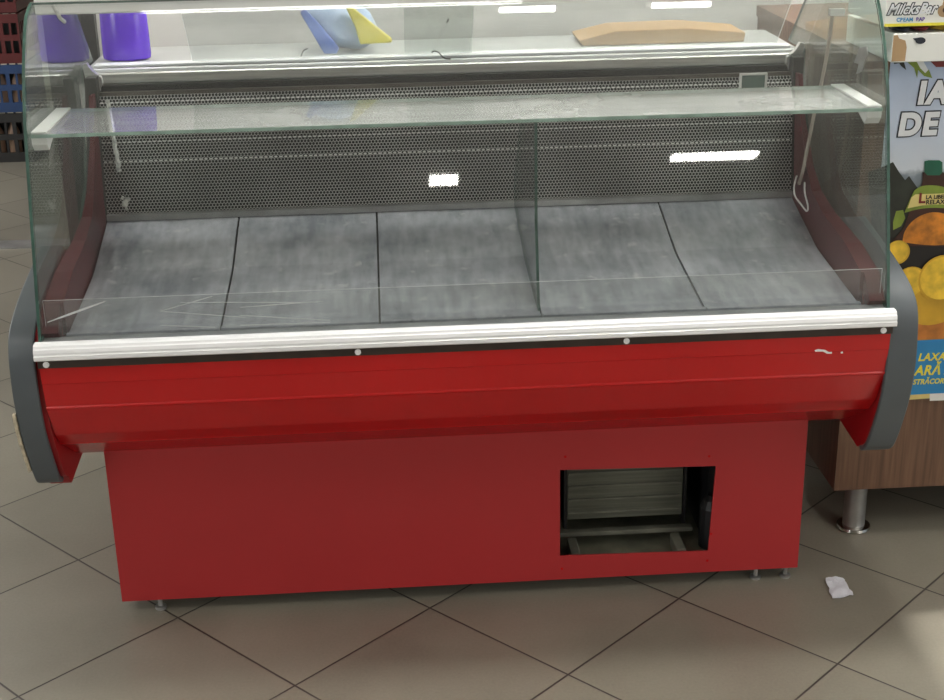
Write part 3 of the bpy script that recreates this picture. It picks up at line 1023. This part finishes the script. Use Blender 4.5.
def circ(x, y, r, k, q=1.0):
    a, b = PX(x, y)
    s = r * 3.36 / FPX
    return ell(a, b, s, s * q, k)


art('forest_print', poly([(873, 250), (868, 172), (880, 168), (893, 162), (899, 172), (905, 180), (909, 176), (916, 186), (925, 196), (944, 190), (990, 180), (990, 250)], 0), 'p_forest')
art('leaf_print', poly([(893, 222), (896, 211), (903, 210), (905, 218), (901, 226), (893, 230)], 1), 'p_olive')
art('dark_print', poly([(878, 345), (871, 238), (990, 234), (990, 345)], 1), 'p_black')
art('orange_print', circ(938, 322, 24, 2, 0.8), 'p_orange')
art('orange_print', circ(922, 332, 15, 3, 0.7), 'p_orange')
art('orange_print', circ(960, 334, 22, 3, 0.7), 'p_orange')
art('lemon_print', circ(931, 303, 30, 4, 0.75), 'p_rind')
for x, y, r, k in ((897, 252, 12, 7), (910, 282, 16, 9), (942, 278, 24, 11)):
    art('lemon_print', circ(x, y, r, k), 'p_rind')
    art('lemon_print', circ(x - 0.5, y - 0.5, r * 0.9, k + 1), 'p_lemon')
# the printed bottle
art('bottle_print', poly(spline([(922, 172), (943, 172), (944, 184), (948, 193), (955, 206), (961, 220), (970, 232), (976, 240), (975, 246)], 5) + spline([(893, 246), (893, 240), (898, 234), (904, 226), (908, 214), (913, 201), (919, 189), (922, 181), (922, 172)], 5), 5), 'p_brown')
art('bottle_glow_print', poly(spline([(902, 242), (904, 232), (910, 223), (919, 216), (932, 212), (946, 214), (956, 221), (963, 231), (966, 242)], 5) + spline([(966, 242), (934, 245), (902, 242)], 4)[1:-1], 6), 'p_amber')
art('bottle_cap_print', poly([(924, 161), (928, 160), (939, 160), (942, 162), (942, 172), (939, 175), (927, 175), (924, 172)], 6), 'p_green')
art('bottle_label_print', poly(spline([(914, 190), (921, 186), (932, 185), (944, 187), (950, 192)], 4) + [(955, 201), (959, 211)] + spline([(959, 211), (945, 208), (930, 207.5), (917, 209), (904, 212.5)], 4)[1:] + [(909, 200)], 6), 'p_olive')
art('bottle_label_print', poly([(911, 197), (915, 194), (944, 193), (950, 194), (955, 205), (940, 204), (922, 205), (907, 208)], 7), 'p_cream')
a, b = PX(917.5, 202.5)
art('lettering', text_mesh('L', a, ypl(9), b, 0.032, 0.001), 'p_red')
a, b = PX(925, 198.6)
art('lettering', text_mesh('LA LIBER', a, ypl(9), b, 0.0125, 0.0003), 'p_black')
a, b = PX(925, 204.0)
art('lettering', text_mesh('RELAX', a, ypl(9), b, 0.0145, 0.0003), 'p_black')
# headline
for body, x, y, size in (('IA', 916.5, 103.2, 0.067), ('DE', 897.0, 134.8, 0.067)):
    a, b = PX(x, y)
    art('lettering_outline', text_mesh(body, a, ypl(2), b, size, 0.0062, 0.0001, 0.09, 0.98, 1.14), 'p_navy')
    art('lettering', text_mesh(body, a, ypl(5), b, size, 0.0034, 0.0001, 0.09, 0.98, 1.14), 'p_white')
# leaves at the top of the print
art('leaf_print', poly([(892, 58), (903, 58), (906, 70), (901, 66), (899, 63), (894, 64)], 1), 'p_forest')
art('leaf_print', poly([(905, 60), (912, 58), (920, 64), (929, 70), (932, 78), (924, 76), (918, 70), (917, 78), (914, 68)], 1), 'p_olive')
art('leaf_print', poly([(914, 57), (921, 57), (928, 70), (925, 73), (920, 68)], 2), 'p_white')
art('leaf_print', poly([(926, 57), (990, 55), (990, 66), (936, 67)], 1), 'p_red')
# blue banner
art('banner_print', poly([(881, 400), (877, 342), (990, 336), (990, 395)], 8), 'p_blue')
for body, x, y, size, sx in (('LAXAR', 917, 360.3, 0.026, 0.95), ('ARĂ A', 913.5, 374.6, 0.034, 0.9), ('STRĂCOR', 912, 383.8, 0.018, 0.88)):
    a, b = PX(x, y)
    art('lettering', text_mesh(body, a, ypl(10), b, size, size * 0.032, 0.0001, 0.2, sx, 1.06), 'p_yellow')
art('tape', poly([(882, 401), (881, 396), (929, 393), (929, 397.5)], 10), 'p_cream')
art('tape', poly([(929, 393), (990, 390), (990, 398), (929, 400)], 11), 'white')

# things on top of the wooden counter
bm = bmesh.new()
ctn = thing('carton', (1.25, 3.02, 1.161), 'long white carton with a dark blue mark and torn brown corner on the wooden counter', 'box')
link('box', bx(0.925, 1.56, 2.955, 3.26, 1.163, 1.2235), 'white', ctn, bevel=0.002)
bm = bmesh.new()
prism(bm, [(0.926, 1.166), (0.926, 1.220), (0.934, 1.221), (0.938, 1.214), (0.952, 1.209), (0.956, 1.195), (0.955, 1.166)], 2.9549, 2.9535, 'Y')
link('torn_patch', bm, 'card', ctn)
bm = bmesh.new()
disc_y(bm, 0.985, 2.9549, 1.208, 0.011, 0.001, 16, 0, 0.007)
prism(bm, [(0.968, 1.213), (0.985, 1.215), (0.990, 1.209), (0.976, 1.206)], 2.9545, 2.9535, 'Y')
link('blue_mark', bm, 'p_navy', ctn)
M['pack_red'] = plain('dark_red_wrapper', srgb(128, 40, 50), 0.3, 0, 0.4, 40)
M['pack_yellow'] = plain('yellow_wrapper', srgb(200, 170, 60), 0.3, 0, 0.4, 40)
M['pack_navy'] = plain('navy_wrapper', srgb(42, 44, 62), 0.3, 0, 0.4, 40)
for nm, x0, x1, mk, lab in (('navy', 0.934, 0.972, 'pack_navy', 'small navy wrapped bar at the left of the row on the white carton'),
                            ('red', 0.976, 1.012, 'pack_red', 'dark red wrapped bar between the navy and yellow bars on the carton'),
                            ('yellow', 1.016, 1.075, 'pack_yellow', 'yellow wrapped bar right of the dark red bar on the carton')):
    bm = pillow(x0, x1, 2.962, 3.04, 1.2238, 1.2375, 8)
    tag(link('wrapped_bar', bm, mk, origin=((x0 + x1) / 2, 3.0, 1.2238), smooth=True), lab, 'snack', 'wrapped bars under the display box')
dbx = thing('display_box', (1.2, 3.0, 1.2376), 'pale snack display box with script lettering and yellow bottom edge, above the white carton', 'box')
link('box', bx(0.905, 1.50, 2.958, 3.20, 1.2385, 1.345), 'white', dbx)
link('yellow_edge', bx(0.905, 1.50, 2.9565, 2.9579, 1.2385, 1.2445), 'p_yellow', dbx)
for off, yy, mk in ((0.0028, 2.9574, 'p_navy'), (0.0006, 2.9568, 'p_white')):
    link('lettering', text_mesh('MilcksBar', 0.908, yy, 1.264, 0.031, off, 0.0001, 0.45, 0.86), mk, dbx)
link('lettering', text_mesh('CREAM', 0.930, 2.9574, 1.2485, 0.011, 0.0004, 0.0001), 'p_blue', dbx)
M['p_purple'] = plain('print_purple', srgb(96, 70, 150), 0.5, 0, 0.05)
link('lettering', text_mesh('BAR', 0.972, 2.9574, 1.2485, 0.011, 0.0004, 0.0001), 'p_purple', dbx)
bm = bmesh.new()
prism(bm, [(0.908, 1.300), (0.930, 1.300), (0.934, 1.312), (0.920, 1.320), (0.908, 1.316)], 2.9578, 2.957, 'Y')
link('red_print', bm, 'p_red', dbx)
bm = bmesh.new()
for k, (x, z, r) in enumerate(((1.030, 1.268, 0.013), (1.047, 1.262, 0.012), (1.040, 1.283, 0.014), (1.060, 1.280, 0.013))):
    disc_y(bm, x, 2.9578 - 0.0002 * k, z, r, 0.0006, 14)
link('nut_print', bm, 'card', dbx)
bm = bmesh.new()
for k, (x, z, r) in enumerate(((1.033, 1.270, 0.006), (1.049, 1.265, 0.005), (1.042, 1.286, 0.007))):
    disc_y(bm, x, 2.9566 - 0.0002 * k, z, r, 0.0004, 12)
link('nut_print', bm, 'p_brown', dbx)

# ------------------------------------------------------------------ crates far back on the left
M['crate_red'] = plain('red_crate_plastic', srgb(86, 22, 22), 0.45, 0, 0.15, 8)  # red and blue darkened to carry the shade the stack stands in
M['crate_blue'] = plain('blue_crate_plastic', srgb(30, 58, 100), 0.45, 0, 0.15, 8)
M['crate_black'] = plain('black_crate_plastic', srgb(30, 29, 28), 0.5, 0, 0.2, 8)
M['bottle_tan'] = plain('tan_bottle_plastic', srgb(178, 148, 126), 0.3, 0, 0.15, 8)


def crate_bm(x0, x1, y0, y1, z0, h):
    bm = bmesh.new()
    t = 0.012
    box(bm, x0, x1, y0, y1, z0, z0 + 0.02)
    for (a0, a1, b0, b1) in ((x0, x1, y0, y0 + t), (x0, x1, y1 - t, y1), (x0, x0 + t, y0 + t, y1 - t), (x1 - t, x1, y0 + t, y1 - t)):
        for zz, hh in ((0.02, 0.03), (h * 0.45, 0.03), (h - 0.05, 0.045)):
            box(bm, a0, a1, b0, b1, z0 + zz, z0 + zz + hh)
    n = 15
    for k in range(n):
        xx = x0 + (x1 - x0) * k / (n - 1)
        w = 0.020 if k % 4 == 0 else 0.011
        for b in (y0, y1 - t):
            box(bm, min(max(xx - w / 2, x0), x1 - w), min(max(xx - w / 2, x0), x1 - w) + w, b + 0.001, b + t - 0.001, z0 + 0.02, z0 + h - 0.03)
    m = 10
    for k in range(1, m):
        yy = y0 + (y1 - y0) * k / m
        for a in (x0, x1 - t):
            box(bm, a + 0.001, a + t - 0.001, yy - 0.006, yy + 0.006, z0 + 0.02, z0 + h - 0.03)
    return bm


zz = 0.0
for mk, h_, lab in (('crate_black', 0.262, 'black plastic crate at the bottom of the stack in the left background'),
                    ('crate_blue', 0.25, 'blue plastic crate in the stack, between the black and red crates'),
                    ('crate_red', 0.255, 'red plastic crate resting directly on the blue crate'),
                    ('crate_red', 0.255, 'topmost red plastic crate of the stack in the left background')):
    cr_ = link('crate', crate_bm(-2.60, -1.975, 7.4, 7.80, zz, h_ - 0.003), mk, origin=(-2.29, 7.6, zz))
    link('dark_backing', bx(-2.587, -1.988, 7.52, 7.53, zz + 0.021, zz + h_ - 0.03), 'black', cr_)  # black panel added inside so the crate slots look dark
    tag(cr_, lab, 'crate', 'crates stacked in the left background')
    if mk != 'crate_red':
        for k in range(5):
            x = -2.17 + 0.085 * k - (0.03 if mk == 'crate_blue' else 0)
            if x > -2.03:
                continue
            bm = bmesh.new()
            lathe(bm, x, 7.46, [(0.030, zz + 0.0205), (0.034, zz + 0.03), (0.034, zz + 0.12), (0.030, zz + 0.15), (0.014, zz + 0.19), (0.014, zz + 0.215)], 14)
            o = link('bottle', bm, 'bottle_tan', origin=(x, 7.46, zz + 0.02), smooth=True)
            tag(o, 'pale tan bottle standing inside the %s crate at left' % ('black' if mk == 'crate_black' else 'blue'), 'bottle', 'bottles in the %s crate' % ('black' if mk == 'crate_black' else 'blue'))
    zz += h_

# ------------------------------------------------------------------ ceiling lamps (some seen reflected in the glass, the rest out of view)
m, nt, p = new_mat('lamp_diffuser')
p.inputs['Emission Color'].default_value = (1.0, 0.98, 0.94, 1)
p.inputs['Emission Strength'].default_value = LAMP_STRENGTH
p.inputs['Base Color'].default_value = (0.8, 0.8, 0.8, 1)
M['lamp'] = m


m2_ = m.copy()
m2_.name = 'bright_lamp_diffuser'
m2_.node_tree.nodes['Principled BSDF'].inputs['Emission Strength'].default_value = LAMP_STRENGTH * 3.2
M['lamp_bright'] = m2_


def lamp(x, y, sx, sy, lab, mk='lamp'):
    t = thing('ceiling_lamp', (x, y, ZC), lab, 'lamp', 'ceiling lamps')
    bm = bmesh.new()
    box(bm, x - sx / 2 - 0.015, x + sx / 2 + 0.015, y - sy / 2 - 0.015, y + sy / 2 + 0.015, ZC - 0.045, ZC - 0.001)
    link('housing', bm, 'white', t)
    link('diffuser', bx(x - sx / 2, x + sx / 2, y - sy / 2, y + sy / 2, ZC - 0.062, ZC - 0.0455), mk, t)


for x, y, sx, sy in ((0.30, 2.78, 0.17, 0.36), (0.78, 2.80, 0.18, 0.36), (-0.3, 3.62, 1.2, 0.16), (1.6, 3.55, 1.2, 0.16), (-1.9, 1.2, 0.16, 1.2), (2.2, 1.2, 0.16, 1.2), (-3.2, -1.8, 0.16, 1.2),  # those behind the counter are added to brighten worktop and back wall
                     (2.14, -4.05, 0.6, 0.15), (0.26, -4.35, 0.2, 0.13), (-2.6, 6.0, 0.16, 1.2)):
    lamp(x, y, sx, sy, 'white ceiling lamp with a bright long diffuser', 'lamp_bright' if 2.5 < y < 3 else 'lamp')
